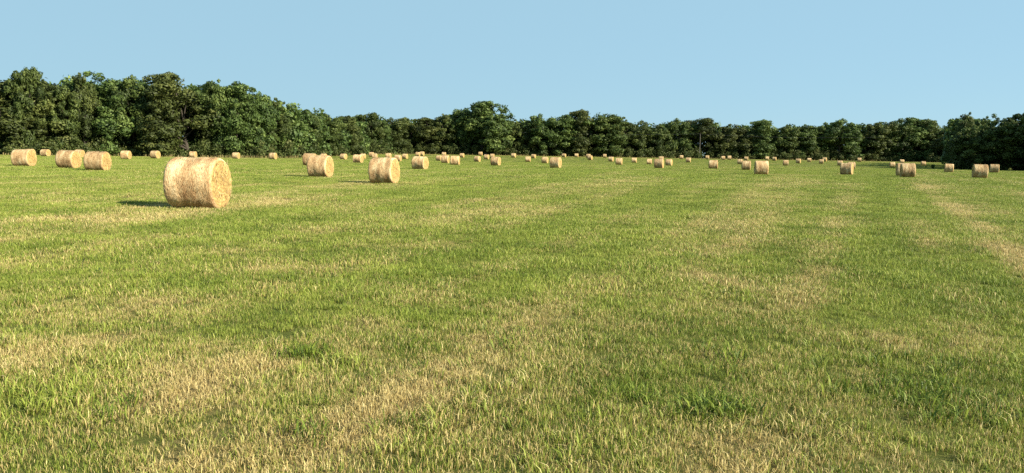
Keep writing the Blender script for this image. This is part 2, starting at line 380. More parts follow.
BALES = [  # x, y, turn in degrees, apparent size class, label
    (-8.65, 20.66, -2, 53.0, 'huge golden round hay bale standing nearest of all, casting a shadow to its left'),
    (-41.93, 64.57, 3, 17.5, 'leftmost of the larger hay bales, standing left of the side-by-side pair'),
    (-90.62, 141.37, -8, 8.0, 'small hay bale peeking out behind the leftmost larger hay bale'),
    (-93.57, 150.76, -4, 7.5, 'small hay bale in the gap between the leftmost bales and the side-by-side pair'),
    (-36.06, 61.07, -2, 18.5, 'left-hand bale of the side-by-side pair in front of the tall left woods'),
    (-81.33, 141.31, -2, 8.0, 'small hay bale showing in the slit between the side-by-side pair of bales'),
    (-30.87, 55.92, 1, 20.2, 'right-hand, slightly bigger bale of the side-by-side pair in front of the left woods'),
    (-64.54, 125.62, 2, 9.0, 'small hay bale first to the right of the side-by-side pair at the left woods'),
    (-67.10, 141.33, -9, 8.0, 'small hay bale halfway between the side-by-side pair and the nearest huge bale'),
    (-73.91, 174.00, 1, 6.5, 'tiny pale hay bale showing just above the top of the nearest huge bale'),
    (-59.42, 161.57, -5, 7.0, 'small hay bale right of the nearest huge bale, beside brown grass at the woods'),
    (-51.49, 161.56, -8, 7.0, 'small hay bale alone at the woods edge left of the third-largest bale'),
    (-24.38, 90.38, -7, 12.5, 'hay bale mostly hidden behind the left end of the third-largest bale'),
    (-12.29, 48.06, -8, 23.5, 'third-largest round hay bale, striped in brown, with its shadow reaching left'),
    (-47.39, 188.50, -13, 6.0, 'tiny hay bale peeking over the top of the third-largest bale'),
    (-42.44, 188.49, -18, 6.0, 'small hay bale just right of the third-largest bale, lower than the tiny bale beside it'),
    (-56.09, 257.22, -6, 4.4, 'tiny pale hay bale set against dark trees between the third- and second-largest bales'),
    (-25.87, 125.62, -12, 9.0, 'mid-sized hay bale in the gap between the third-largest and second-largest bales'),
    (-40.99, 205.70, -13, 5.5, 'small hay bale touching the right top of the mid-sized bale left of the second-largest'),
    (-44.32, 235.73, -6, 4.8, 'tiny hay bale over the left top corner of the second-largest bale, the higher of two'),
    (-37.80, 205.70, -1, 5.5, 'tiny hay bale over the left top corner of the second-largest bale, the lower of two'),
    (-6.76, 39.62, -11, 28.5, 'second-largest round hay bale, pinkish brown with a bright yellow right end'),
    (-24.70, 161.57, -7, 7.0, 'hay bale hidden behind the bright right end of the second-largest bale'),
    (-35.31, 213.43, -7, 5.3, 'tiny hay bale peeking over the middle of the second-largest bale'),
    (-30.64, 213.44, -18, 5.3, 'small hay bale in the gap right of the second-largest bale'),
    (-9.77, 79.04, -17, 14.3, 'mid-distance round hay bale with a sunlit oval end, two tiny bales above it'),
    (-31.84, 251.45, -11, 4.5, 'tiny hay bale above the left of the mid-distance bale with oval end'),
    (-31.86, 263.19, -16, 4.3, 'tiny hay bale above the right of the mid-distance bale with oval end'),
    (-24.18, 263.18, -4, 4.3, 'tiny pale hay bale above the huddle of three bales, against black shade'),
    (-18.56, 188.49, -16, 6.0, 'small leftmost bale in the huddle of three bales left of the tall oak'),
    (-12.76, 141.36, -10, 8.0, 'middle bale in the huddle of three bales left of the tall oak'),
    (-9.19, 119.02, -5, 9.5, 'rightmost and biggest bale in the huddle of three left of the tall oak'),
    (-16.73, 245.98, -15, 4.6, 'tiny hay bale just right of and behind the huddle of three bales'),
    (-8.69, 182.39, -21, 6.2, 'low pale hay bale alone below the foot of the tall oak'),
    (-12.31, 282.94, -8, 4.0, 'tiny hay bale at the foot of the tall oak against its shade'),
    (-8.03, 226.26, -16, 5.0, 'tiny hay bale between the low pale bale and the pair under the tall oak'),
    (-6.84, 245.96, -10, 4.6, 'tiny hay bale above the left end of the bale below the tall oak'),
    (-2.78, 119.02, -18, 9.5, 'mid-sized hay bale with bright right end below the right side of the tall oak'),
    (0.10, 257.19, -18, 4.4, 'tiny hay bale at the trees just right of the tall oak'),
    (3.89, 198.40, -9, 5.7, 'small lone hay bale right of the tall oak, left of the reddish pair'),
    (6.74, 251.45, -20, 4.5, 'tiny hay bale at the trees above the gap left of the reddish middle bale'),
    (7.33, 173.98, -18, 6.5, 'small hay bale close to the left of the reddish middle bale'),
    (5.89, 104.66, -21, 10.8, 'reddish brown hay bale with bright right end in the middle of the field'),
    (18.55, 276.01, -21, 4.1, 'tiny hay bale at the trees just above the right end of the reddish middle bale'),
    (23.70, 282.93, -14, 4.0, 'tiny hay bale at the trees, first to the right of the reddish middle bale'),
    (26.82, 269.48, -21, 4.2, 'tiny upper bale of the two overlapping at the trees in the middle of the photo'),
    (24.49, 240.71, -23, 4.7, 'tiny lower bale of the two overlapping at the trees in the middle of the photo'),
    (34.27, 282.93, -9, 4.0, 'tiny hay bale at the trees right of the two overlapping tiny bales'),
    (28.75, 221.81, -23, 5.1, 'small hay bale behind and left of a bigger pale bale right of the photo middle'),
    (23.00, 163.89, -15, 6.9, 'pale hay bale standing alone in mid field, right of the photo middle'),
    (33.60, 209.46, -17, 5.4, 'small hay bale alone, halfway between the pale lone bale and the cluster of three'),
    (34.02, 188.51, -11, 6.0, 'left bale in the cluster of three in a row, right of the photo middle'),
    (22.79, 117.75, -22, 9.6, 'middle and biggest bale in the cluster of three, with a tiny bale above'),
    (47.25, 240.73, -14, 4.7, 'tiny hay bale peeking over the middle bale of the cluster of three'),
    (33.38, 161.55, -25, 7.0, 'right bale in the cluster of three, right of the photo middle'),
    (63.07, 282.96, -14, 4.0, 'tiny hay bale against the dark trees, left below the tree beside the pole'),
    (52.52, 226.24, -20, 5.0, 'small hay bale in open field below and left of the utility pole'),
    (72.75, 282.94, -17, 4.0, 'tiny hay bale at the trees over the left corner of the squarish pale bale'),
    (32.28, 121.57, -14, 9.3, 'squarish pale hay bale below the utility pole, standing alone'),
    (76.80, 276.03, -14, 4.1, 'left one of two tiny bales at the trees right of the squarish pale bale'),
    (81.01, 282.92, -14, 4.0, 'right one of two tiny bales at the trees right of the squarish pale bale'),
    (64.18, 213.45, -24, 5.3, 'small hay bale half hidden behind the tan left bale of the close right-hand pair'),
    (34.93, 113.05, -16, 10.0, 'tan left bale of the two close large bales on the right of the field'),
    (83.19, 269.44, -21, 4.2, 'tiny hay bale peeking over the tan left bale of the close right-hand pair'),
    (26.60, 80.73, -13, 14.0, 'bright square-looking right bale of the two close large bales right of middle'),
    (95.15, 282.92, -15, 4.0, 'tiny hay bale at the trees over the right corner of the bright square-looking bale'),
    (95.53, 276.01, -27, 4.1, 'tiny hay bale at the trees, first to the right of the bright square-looking bale'),
    (74.33, 205.69, -15, 5.5, 'small hay bale in front of the row of tiny ones, right of the square-looking bale'),
    (91.00, 240.77, -30, 4.7, 'tiny hay bale third to the right of the bright square-looking bale, at the trees'),
    (103.26, 263.19, -24, 4.3, 'tiny lone hay bale at the trees midway between square-looking and shaded brown bales'),
    (98.34, 240.75, -24, 4.7, 'front one of two touching tiny bales left of the shaded brown bale'),
    (113.90, 276.03, -31, 4.1, 'rear one of two touching tiny bales left of the shaded brown bale'),
    (94.26, 217.59, -28, 5.2, 'small white-looking hay bale just left of the shaded brown bale'),
    (38.52, 86.97, -33, 13.0, 'brown-shaded hay bale with a bright right edge, right third of the field'),
    (67.62, 150.81, -15, 7.5, 'smaller hay bale half hidden behind the right end of the brown-shaded bale'),
    (129.76, 282.94, -21, 4.0, 'tiny hay bale alone at the trees right of the brown-shaded bale'),
    (103.38, 205.70, -16, 5.5, 'small hay bale left behind the overlapping right-hand bales, above the tree shadow strip'),
    (135.61, 263.19, -18, 4.3, 'tiny hay bale peeking over the front bale of the overlapping right-hand two'),
    (40.85, 77.96, -19, 14.5, 'front bale of the overlapping two on the right, a dark gap at its left'),
    (43.97, 84.99, -20, 13.3, 'rear bale of the overlapping two on the right, only its left edge showing'),
    (128.17, 235.74, -18, 4.8, 'small hay bale beyond the tree shadow strip, left of the dark right-hand trees'),
    (72.64, 125.67, -27, 9.0, 'hay bale at the left foot of the dark right-hand trees'),
    (50.00, 80.73, -23, 14.0, 'large barrel-like hay bale in front of the dark right-hand trees'),
    (83.95, 131.51, -29, 8.6, 'rightmost hay bale, beside the large barrel-like one below the dark trees'),
]

# ------------------------------------------------------------------ trees
def leaf_cloud(centers, radii, counts, size, rg, flat=1.0, jitter=.75, shade_mu=None, inner=.62):
    """small folded leaf sprays spread over lumpy puffs"""
    V = []; S = []
    for i, (c, r, n) in enumerate(zip(centers, radii, counts)):
        n = int(n)
        d = rg.normal(size=(n, 3)); d /= np.linalg.norm(d, axis=1)[:, None]
        rad = r * (inner + (1.10 - inner) * rg.random(n) ** .6)
        lump = 1 + .22 * np.sin(d[:, 0] * 5 + i) * np.sin(d[:, 1] * 6 + 2 * i) + .15 * np.sin(d[:, 2] * 7 + i)
        p = c + d * (rad * lump)[:, None] * np.array([1, 1, flat])
        nrm = d + jitter * rg.normal(size=(n, 3)); nrm /= np.linalg.norm(nrm, axis=1)[:, None]
        a = np.cross(nrm, rg.normal(size=(n, 3))); a /= np.linalg.norm(a, axis=1)[:, None]
        b = np.cross(nrm, a)
        s = size * (.6 + .8 * rg.random(n))
        sa = (a * s[:, None]); sb = b * (s * (.45 + .3 * rg.random(n)))[:, None]
        fold = nrm * (s * .18)[:, None]
        V.append(np.stack([p - sa, p - sb * .9 + fold, p + sa, p + sb + fold], 1))
        mu = (shade_mu[i] if shade_mu is not None else .5)
        S.append(np.repeat(np.clip(mu + .16 * rg.normal(size=n), 0, 1), 4))
    V = np.concatenate(V).reshape(-1, 3); S = np.concatenate(S)
    F = np.arange(len(V)).reshape(-1, 4)
    return V, F, S
def tube(p0, p1, r0, r1, seg=6):
    p0 = np.array(p0, float); p1 = np.array(p1, float); d = p1 - p0; d /= np.linalg.norm(d)
    a = np.cross(d, [.3, .9, .2]); a /= np.linalg.norm(a); b = np.cross(d, a)
    t = np.linspace(0, 2 * math.pi, seg, endpoint=False)
    ring = np.cos(t)[:, None] * a + np.sin(t)[:, None] * b
    V = np.concatenate([p0 + ring * r0, p1 + ring * r1])
    F = np.array([[i, (i + 1) % seg, seg + (i + 1) % seg, seg + i] for i in range(seg)])
    return V, F
def join(parts):
    V = []; F = []; n = 0
    for v, f in parts: V.append(v); F.append(f + n); n += len(v)
    return np.concatenate(V), np.concatenate(F)

# crown kinds, all on a 16 m tall, 11 m wide tree: widest height, fullness at the top, number of puffs, puff radius, lean, skirt height
KINDS = [dict(wid=.58, top=.80, n=46, pr=(.95, 1.9), lean=(0, 0), skirt=.16), dict(wid=.45, top=.70, n=50, pr=(1.0, 2.2), lean=(.3, 0), skirt=.08),
         dict(wid=.50, top=.75, n=52, pr=(1.0, 2.1), lean=(-.2, .2), skirt=.06), dict(wid=.42, top=.62, n=50, pr=(.9, 2.0), lean=(.2, 0), skirt=.07),
         dict(wid=.55, top=.70, n=44, pr=(.9, 1.9), lean=(0, .2), skirt=.10), dict(wid=.52, top=.85, n=56, pr=(1.0, 2.2), lean=(-.1, 0), skirt=.07),
         dict(wid=.45, top=.66, n=44, pr=(.9, 1.9), lean=(.1, 0), skirt=.06), dict(wid=.60, top=.82, n=54, pr=(1.0, 2.1), lean=(-1.0, 0), skirt=.08),
         dict(wid=.55, top=.92, n=105, pr=(.9, 1.9), lean=(0, 0), skirt=.10), dict(wid=.62, top=.72, n=34, pr=(.6, 1.3), lean=(.2, 0), skirt=.2)]
def make_tree_meshes(k, kd):
    rg = np.random.default_rng(100 + k)
    H, W = 16.0, 11.0
    cs = []; rs = []; mu = []
    # a crown is a few uneven domes at different heights, one of them the leader
    nd = rg.integers(3, 6); domes = [(rg.normal() * .6 + kd['lean'][0] * 1.6, rg.normal() * .6 + kd['lean'][1], H, W * rg.uniform(.30, .38), kd['wid'] * H * rg.uniform(.55, .8))]
    a0 = rg.random() * 6.28
    for q in range(nd):
        ang = a0 + q * 6.283 / nd + rg.normal() * .35; rr = W * rg.uniform(.20, .34)
        domes.append((rr * math.cos(ang) + kd['lean'][0], rr * math.sin(ang) + kd['lean'][1], H * rg.uniform(.62, .95), W * rg.uniform(.17, .29), kd['skirt'] * H))
    wts = np.array([(d_[3] ** 1.6) * (d_[2] - d_[4]) for d_ in domes]); wts /= wts.sum()
    for i in range(int(kd['n'] * 1.45)):
        x0, y0, top, rad, bot = domes[rg.choice(len(domes), p=wts)]
        t = rg.random() ** .85
        prof = (.80 + .20 * math.sin(1.57 * min(1, t / .45))) if t < .45 else max(0.0, 1 - ((t - .45) / .55) ** 2.3) ** .6
        r = rg.uniform(*kd['pr']) * rg.uniform(.6, 1.05) * (1.0 if t < .75 else .75)
        ang = rg.random() * 6.283; rr = max(0.0, prof * rad * 1.25 - r * .6) * rg.random() ** .35 * rg.uniform(.8, 1.15)
        z = min(bot + t * (top - bot), top - r * .9)
        cs.append((x0 + rr * math.cos(ang), y0 + rr * math.sin(ang), z))
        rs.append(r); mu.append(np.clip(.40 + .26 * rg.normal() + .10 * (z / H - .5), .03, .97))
    for q in range(30):                                 # ragged shoots that break the outline
        x0, y0, top, rad, bot = domes[rg.choice(len(domes))]
        t = rg.uniform(.5, 1.0); prof = max(0.0, 1 - ((t - .45) / .55) ** 2.3) ** .6 if t > .45 else 1
        ang = rg.random() * 6.283; rr = prof * rad * rg.uniform(1.05, 1.38)
        cs.append((x0 + rr * math.cos(ang), y0 + rr * math.sin(ang), min(bot + t * (top - bot) + rg.uniform(-.2, .5), H))); rs.append(rg.uniform(.35, .8)); mu.append(np.clip(.5 + .2 * rg.normal(), 0, 1))
    cs = np.array(cs); rs = np.array(rs)
    cnt = 150 * rs ** 2 + 30
    V, F, S = leaf_cloud(cs, rs, cnt, .23, rg, .88, .42, mu)
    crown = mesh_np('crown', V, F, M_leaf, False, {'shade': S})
    parts = []
    lean = np.array([kd['lean'][0] * 1.2, kd['lean'][1], 0])
    pts = [np.array([0, 0, -.3]), np.array([.05, 0, 1.2]) + lean * .1, np.array([-.1, .1, 4.0]) + lean * .3, np.array([.15, -.1, 7.5]) + lean * .6, np.array([0, 0, 12.0]) + lean]
    for (a, b), (r0, r1) in zip(zip(pts, pts[1:]), ((.42, .30), (.30, .26), (.26, .19), (.19, .06))): parts.append(tube(a, b, r0, r1, 7))
    for j in rg.choice(kd['n'], 16, replace=False):
        e = cs[j]; zb = max(1.5, min(9.0, e[2] * .55)); a = np.array([0, 0, zb]) + lean * zb / 12
        m_ = (a + e) / 2 + np.array([0, 0, .5])
        parts.append(tube(a, m_, .12, .08, 5)); parts.append(tube(m_, e, .08, .03, 5))
    Vt, Ft = join(parts)
    return crown, mesh_np('trunk', Vt, Ft, M_bark, True)
TREE_MESH = [make_tree_meshes(k, kd) for k, kd in enumerate(KINDS)]
for i, (x, y, h, w, k, name, label) in enumerate(TREES):
    t = empty(name, (x, y, gz1(x, y) - .05), R((i * 67) % 40 - 20 if k in (7, 8) else (i * 137.5) % 360))
    tag(t, label, 'tree', 'trees of the woods around the hay field')
    sw = w * (1.42 + .22 * math.sin(i * 2.7)) / 11.0; t.scale = (sw, sw * 1.05, (.97 if y < 230 and x < 0 else 1.0) * h / 16.0)
    link(bpy.data.objects.new('crown', TREE_MESH[k][0]), t)
    link(bpy.data.objects.new('trunk', TREE_MESH[k][1]), t)

# the wood behind the front trees: one mass, lower than the crowns in front of it
def woods_line():
    """points along the edge of the woods and the height of the canopy there"""
    T = [t for t in TREES if not (t[1] < 200 and t[0] > 50)]
    return T
rg = np.random.default_rng(7)
cs = []; rs = []; mu = []
for (x, y, h, w, k, name, label) in woods_line():
    away = np.array([x, y]) / math.hypot(x, y)
    side = np.array([away[1], -away[0]])
    for q in range(16):                                 # low growth inside the wood
        p = np.array([x, y]) + away * rg.uniform(1.5, 7) + side * rg.uniform(-.75, .75) * w
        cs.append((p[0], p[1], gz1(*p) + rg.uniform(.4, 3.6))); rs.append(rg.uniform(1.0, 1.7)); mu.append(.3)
    for q in range(72):
        dep = rg.uniform(2.5, 14); sd = rg.uniform(-.75, .75) * w
        p = np.array([x, y]) + away * dep + side * sd
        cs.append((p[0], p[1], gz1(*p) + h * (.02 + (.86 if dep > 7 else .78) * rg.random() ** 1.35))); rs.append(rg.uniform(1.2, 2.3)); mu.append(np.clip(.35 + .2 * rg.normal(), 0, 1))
for (x, y, h, w) in ((-83, 199, 13, 8), (-79, 197, 14, 8), (-74, 199, 13, 8), (-12, 310, 12, 9), (124, 203, 14, 8), (128, 212, 15, 8), (134, 222, 15, 8), (141, 233, 15, 9), (147, 243, 15, 9), (116, 191, 9, 7), (121, 188, 11, 8), (126, 184, 12, 9), (132, 180, 13, 10), (138, 174, 14, 10), (137, 160, 15, 10), (144, 152, 15, 10)):
    for q in range(56):
        cs.append((x + rg.uniform(-.5, .5) * w, y + rg.uniform(-.3, .7) * w, gz1(x, y) + h * rg.uniform(.08, .85))); rs.append(rg.uniform(1.0, 2.0)); mu.append(np.clip(.3 + .2 * rg.normal(), 0, 1))
cs = np.array(cs); rs = np.array(rs)
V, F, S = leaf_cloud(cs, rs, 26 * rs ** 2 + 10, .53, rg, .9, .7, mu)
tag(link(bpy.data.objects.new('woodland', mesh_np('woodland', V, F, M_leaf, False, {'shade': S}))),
    'deeper wood behind the front trees, one dark green mass', 'woodland', kind='stuff')

# bushes and saplings along the foot of the woods
cs = []; rs = []; mu = []
for (x, y, h, w, k, name, label) in woods_line():
    away = np.array([x, y]) / math.hypot(x, y); side = np.array([away[1], -away[0]])
    for q in range(int(14 + 1.6 * w)):
        p = np.array([x, y]) - away * rg.uniform(.5, 4.5) + side * rg.uniform(-.8, .8) * w
        r = rg.uniform(.45, 1.15); hi = rg.random() ** 2.2 * 3.4
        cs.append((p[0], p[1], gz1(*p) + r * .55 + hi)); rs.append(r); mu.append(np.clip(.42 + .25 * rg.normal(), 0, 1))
        if hi > 1: cs.append((p[0] + rg.normal() * .4, p[1], gz1(*p) + r * .6 + hi * .4)); rs.append(r * 1.1); mu.append(.35)
for q in range(60):
    x = rg.uniform(108.5, 132); y = 186 - (x - 108) * .45 + rg.uniform(-2, 2); r = rg.uniform(.6, 1.2)
    cs.append((x, y, gz1(x, y) + r * .5 + rg.random() ** 2 * 2.5)); rs.append(r); mu.append(.3)
for q in range(7): cs.append((75 + rg.normal() * 1.6, 302.3, gz1(75, 302.3) + rg.uniform(.5, 2.2))); rs.append(rg.uniform(.8, 1.2)); mu.append(.5)
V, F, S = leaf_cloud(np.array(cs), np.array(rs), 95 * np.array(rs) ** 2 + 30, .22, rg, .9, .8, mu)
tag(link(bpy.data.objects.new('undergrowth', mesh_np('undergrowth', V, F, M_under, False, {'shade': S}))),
    'low bushes and saplings along the foot of the woods', 'undergrowth', kind='stuff')

# unmown brown grass at the woods edge
def blades(px, py, pz, h, w, lean, rg, seg=2):
    n = len(px); a = rg.random(n) * 6.283; l = rg.random(n) * 6.283
    bx, by = np.cos(a) * w * .5, np.sin(a) * w * .5
    lx, ly = np.cos(l) * lean * h, np.sin(l) * lean * h
    b0 = np.stack([px - bx, py - by, pz], 1); b1 = np.stack([px + bx, py + by, pz], 1)
    m0 = np.stack([px - bx * .8 + lx * .35, py - by * .8 + ly * .35, pz + h * .6], 1); m1 = np.stack([px + bx * .8 + lx * .35, py + by * .8 + ly * .35, pz + h * .6], 1)
    tp = np.stack([px + lx, py + ly, pz + h * (1 - .35 * lean)], 1)
    V = np.stack([b0, b1, m0, m1, tp], 1).reshape(-1, 3)
    k = np.arange(n)[:, None] * 5
    F = np.concatenate([k + np.array([[0, 1, 3]]), k + np.array([[0, 3, 2]]), k + np.array([[2, 3, 4]])])
    hh = np.tile([0, 0, .6, .6, 1.0], n)
    return V, F, hh, np.repeat(rg.random(n), 5), np.repeat(rg.random(n), 5)
PX = []; PY = []
for (x, y, h, w, k, name, label) in woods_line():
    away = np.array([x, y]) / math.hypot(x, y); side = np.array([away[1], -away[0]])
    n = 380 if (-75 < x < -40 and y < 215) else 110
    p = np.array([x, y]) - away * rg.uniform(2.0, 6.5, (n, 1)) + side * rg.uniform(-.8, .8, (n, 1)) * w
    PX.append(p[:, 0]); PY.append(p[:, 1])
PX = np.concatenate(PX); PY = np.concatenate(PY)
V, F, hh, bc, bd = blades(PX, PY, ground_z(PX, PY), rg.uniform(.35, .95, len(PX)), rg.uniform(.05, .12, len(PX)), rg.uniform(.1, .6, len(PX)), rg)
tag(link(bpy.data.objects.new('tall_dry_grass', mesh_np('tall_dry_grass', V, F, M_tall, False, {'bc': bc * .7}))),
    'uncut brown grass at the edge of the woods', 'grass', kind='stuff')

# ------------------------------------------------------------------ utility pole and its wires in front of the trees
POLE_XY = (75.0, 304.0)
up = empty('utility_pole', (POLE_XY[0], POLE_XY[1], gz1(*POLE_XY)))
tag(up, 'pale grey utility pole standing in front of the square-topped tree', 'pole')
Vp, Fp = join([tube((0, 0, -.3), (0, 0, 4), .14, .12, 10), tube((0, 0, 4), (0, 0, 9.6), .12, .09, 10), tube((0, 0, 9.6), (0, 0, 9.66), .09, .02, 10)])
link(bpy.data.objects.new('shaft', mesh_np('shaft', Vp, Fp, M_pole, True)), up)
for dz in (9.72,):
    Vi, Fi = join([tube((0, -.13, dz - .1), (0, -.16, dz), .05, .08, 8), tube((0, -.16, dz), (0, -.16, dz + .1), .08, .03, 8)])
    link(bpy.data.objects.new('insulator', mesh_np('insulator', Vi, Fi, M_porcelain, True)), up)
for dz, lab in ((9.80, 'thin overhead wire crossing in front of the far trees'),):
    parts = []
    for x0, x1 in ((-16.0, POLE_XY[0]), (POLE_XY[0], 150.0)):
        prev = None
        for s in np.linspace(0, 1, 13):
            q = (x0 + (x1 - x0) * s, POLE_XY[1] - .16, gz1(*POLE_XY) + dz - 3.2 * s * (1 - s) + (0))
            if prev: parts.append(tube(prev, q, .009, .009, 4))
            prev = q
    Vw, Fw = join(parts)
    tag(link(bpy.data.objects.new('overhead_wire', mesh_np('overhead_wire', Vw, Fw, M_wire, True))), lab, 'wire')

# ------------------------------------------------------------------ round hay bales
BR, BL = .75, 1.30
def bale_arrays(seed, nu, nv, amp):
    rg = np.random.default_rng(seed)
    u = np.linspace(0, 2 * math.pi, nu, endpoint=False)
    edge = .07
    prof = [(-BL / 2, BR - edge), (-BL / 2 + edge * .3, BR - edge * .3), (-BL / 2 + edge, BR)] + \
           [(-BL / 2 + edge + (BL - 2 * edge) * s, BR) for s in np.linspace(0, 1, nv)[1:-1]] + [(BL / 2 - edge, BR), (BL / 2 - edge * .3, BR - edge * .3), (BL / 2, BR - edge)]
    prof = np.array(prof)
    X, A = np.meshgrid(prof[:, 0], u, indexing='ij'); Rr = np.repeat(prof[:, 1][:, None], nu, 1)
    ph = rg.random(8) * 6.28
    d = amp * (.9 * np.sin(2 * A + ph[0]) + .7 * np.sin(3 * A + 2 * X + ph[1]) + .5 * np.sin(5 * A - 3 * X + ph[2])) \
        + amp * .9 * np.sin(9 * X + ph[3]) * (.6 + .4 * np.sin(A + ph[4])) + amp * 1.1 * (vnoise(X * 9 + 30 + seed, A * 4, seed) - .5) * 1.5 + amp * .9 * (vnoise(X * 26 + 30, A * 14, seed + 3) - .5)
    Rr = Rr + d
    Y = Rr * np.cos(A); Z = Rr * np.sin(A) * .985 + BR * .975
    # the roll settles: its belly spreads and its foot is flattened
    s = np.clip((.55 - Z) / .55, 0, 1); Y = Y * (1 + .045 * s * np.sin(np.clip(s, 0, 1) * math.pi)); Z = np.where(Z < .06, .06 - (.06 - Z) * .3, Z)
    return np.stack([X, Y, Z], 2)            # (profile, around, 3)
def make_bale_meshes(seed, nu, nv, amp):
    rg = np.random.default_rng(seed + 50)
    G = bale_arrays(seed, nu, nv, amp); n0 = G.shape[0]
    F = np.array([[i * nu + j, i * nu + (j + 1) % nu, (i + 1) * nu + (j + 1) % nu, (i + 1) * nu + j] for i in range(n0 - 1) for j in range(nu)])
    side = mesh_np('rolled_side', G.reshape(-1, 3), F, M_side, True)
    ends = []
    for e, sgn in ((0, -1), (n0 - 1, 1)):
        rim = G[e]; c = rim.mean(0); rings = []
        fr = [1.0, .93, .82, .70, .58, .46, .34, .22, .11]
        for q, f_ in enumerate(fr):
            ring = c + (rim - c) * f_
            bul = (.03 * (1 - f_ ** 2) + (.005 * math.sin(q * 2.4) if 0 < q else 0)) * sgn
            ring[:, 0] += bul + ((.010 * rg.normal(size=nu) + .03 * (vnoise(ring[:, 1] * 5 + 40, ring[:, 2] * 5, seed) - .5)) if q else 0)
            rings.append(ring)
        V = np.concatenate(rings + [c[None] + np.array([[.02 * sgn, 0, 0]])])
        Fq = [[a * nu + j, a * nu + (j + 1) % nu, (a + 1) * nu + (j + 1) % nu, (a + 1) * nu + j] for a in range(len(fr) - 1) for j in range(nu)]
        m = len(fr) - 1; cidx = len(V) - 1
        Fq += [[m * nu + j, m * nu + (j + 1) % nu, cidx, cidx] for j in range(nu)]
        Fq = np.array(Fq)
        if sgn > 0: Fq = Fq[:, ::-1]
        tri = np.concatenate([Fq[:, [0, 1, 2]], Fq[:, [0, 2, 3]]]); tri = tri[(tri[:, 0] != tri[:, 1]) & (tri[:, 1] != tri[:, 2]) & (tri[:, 0] != tri[:, 2])]
        ends.append(mesh_np('end_face', V, tri, M_end, False))
    # loose stalks sticking out of the wrap and lying at the foot
    n = 650
    A = rg.random(n) * 6.283; X = rg.uniform(-BL / 2, BL / 2, n)
    r = BR * .985 + rg.uniform(.0, .02, n); L = rg.uniform(.05, .19, n); w = rg.uniform(.003, .006, n)
    P = np.stack([X, r * np.cos(A), r * np.sin(A) * .985 + BR * .975], 1)
    nr = np.stack([np.zeros(n), np.cos(A), np.sin(A)], 1); tg = np.stack([np.zeros(n), -np.sin(A), np.cos(A)], 1); ax = np.array([[1., 0, 0]])
    skew = rg.normal(size=(n, 1)) * .55
    D = tg * np.where(rg.random((n, 1)) < .5, 1, -1) + ax * skew + nr * np.abs(rg.normal(size=(n, 1))) * .22; D /= np.linalg.norm(D, axis=1)[:, None]
    Sd = np.cross(D, nr); Sd /= np.linalg.norm(Sd, axis=1)[:, None]
    Q = np.stack([P - Sd * w[:, None], P + Sd * w[:, None], P + D * L[:, None] + Sd * w[:, None] * .6, P + D * L[:, None] - Sd * w[:, None] * .6], 1)
    keep = Q[:, :, 2].min(1) > .02
    Q = Q[keep]; bc = np.repeat(rg.random(len(Q)), 4)
    n2 = 160                                          # stalks on the end faces
    a = rg.random(n2) * 6.283; rr = BR * .9 * np.sqrt(rg.random(n2)); sg = np.where(rg.random(n2) < .5, -1., 1.)
    P2 = np.stack([sg * (BL / 2 + .03), rr * np.cos(a), rr * np.sin(a) + BR * .975], 1)
    t2 = np.stack([sg * .25 * rg.random(n2), -np.sin(a) + .5 * rg.normal(size=n2), np.cos(a) + .5 * rg.normal(size=n2)], 1); t2 /= np.linalg.norm(t2, axis=1)[:, None]
    s2 = np.cross(t2, np.array([[1., 0, 0]])); s2 /= np.linalg.norm(s2, axis=1)[:, None]
    L2 = rg.uniform(.05, .16, (n2, 1)); w2 = rg.uniform(.004, .008, (n2, 1))
    Q2 = np.stack([P2 - s2 * w2, P2 + s2 * w2, P2 + t2 * L2 + s2 * w2, P2 + t2 * L2 - s2 * w2], 1)
    Q = np.concatenate([Q, Q2]); bc = np.concatenate([bc, np.repeat(rg.random(n2), 4)])
    n3 = 420
    a = rg.random(n3) * 6.283; ex = np.abs(rg.normal(size=n3)) * .22
    P3 = np.stack([np.cos(a) * (BL / 2 + ex) * 1.1, np.sin(a) * (.30 + ex), rg.uniform(.02, .075, n3)], 1)
    b3 = rg.random(n3) * 6.283; t3 = np.stack([np.cos(b3), np.sin(b3), rg.normal(size=n3) * .18], 1); s3 = np.stack([-np.sin(b3), np.cos(b3), np.zeros(n3)], 1)
    L3 = rg.uniform(.06, .22, (n3, 1)); w3 = rg.uniform(.003, .006, (n3, 1))
    Q3 = np.stack([P3 - s3 * w3, P3 + s3 * w3, P3 + t3 * L3 + s3 * w3, P3 + t3 * L3 - s3 * w3], 1)
    Q = np.concatenate([Q, Q3]); bc = np.concatenate([bc, np.repeat(rg.random(n3), 4)])
    straw = mesh_np('loose_straw', Q.reshape(-1, 3), np.arange(len(Q) * 4).reshape(-1, 4), M_straw, False, {'bc': bc})
    return side, ends, straw
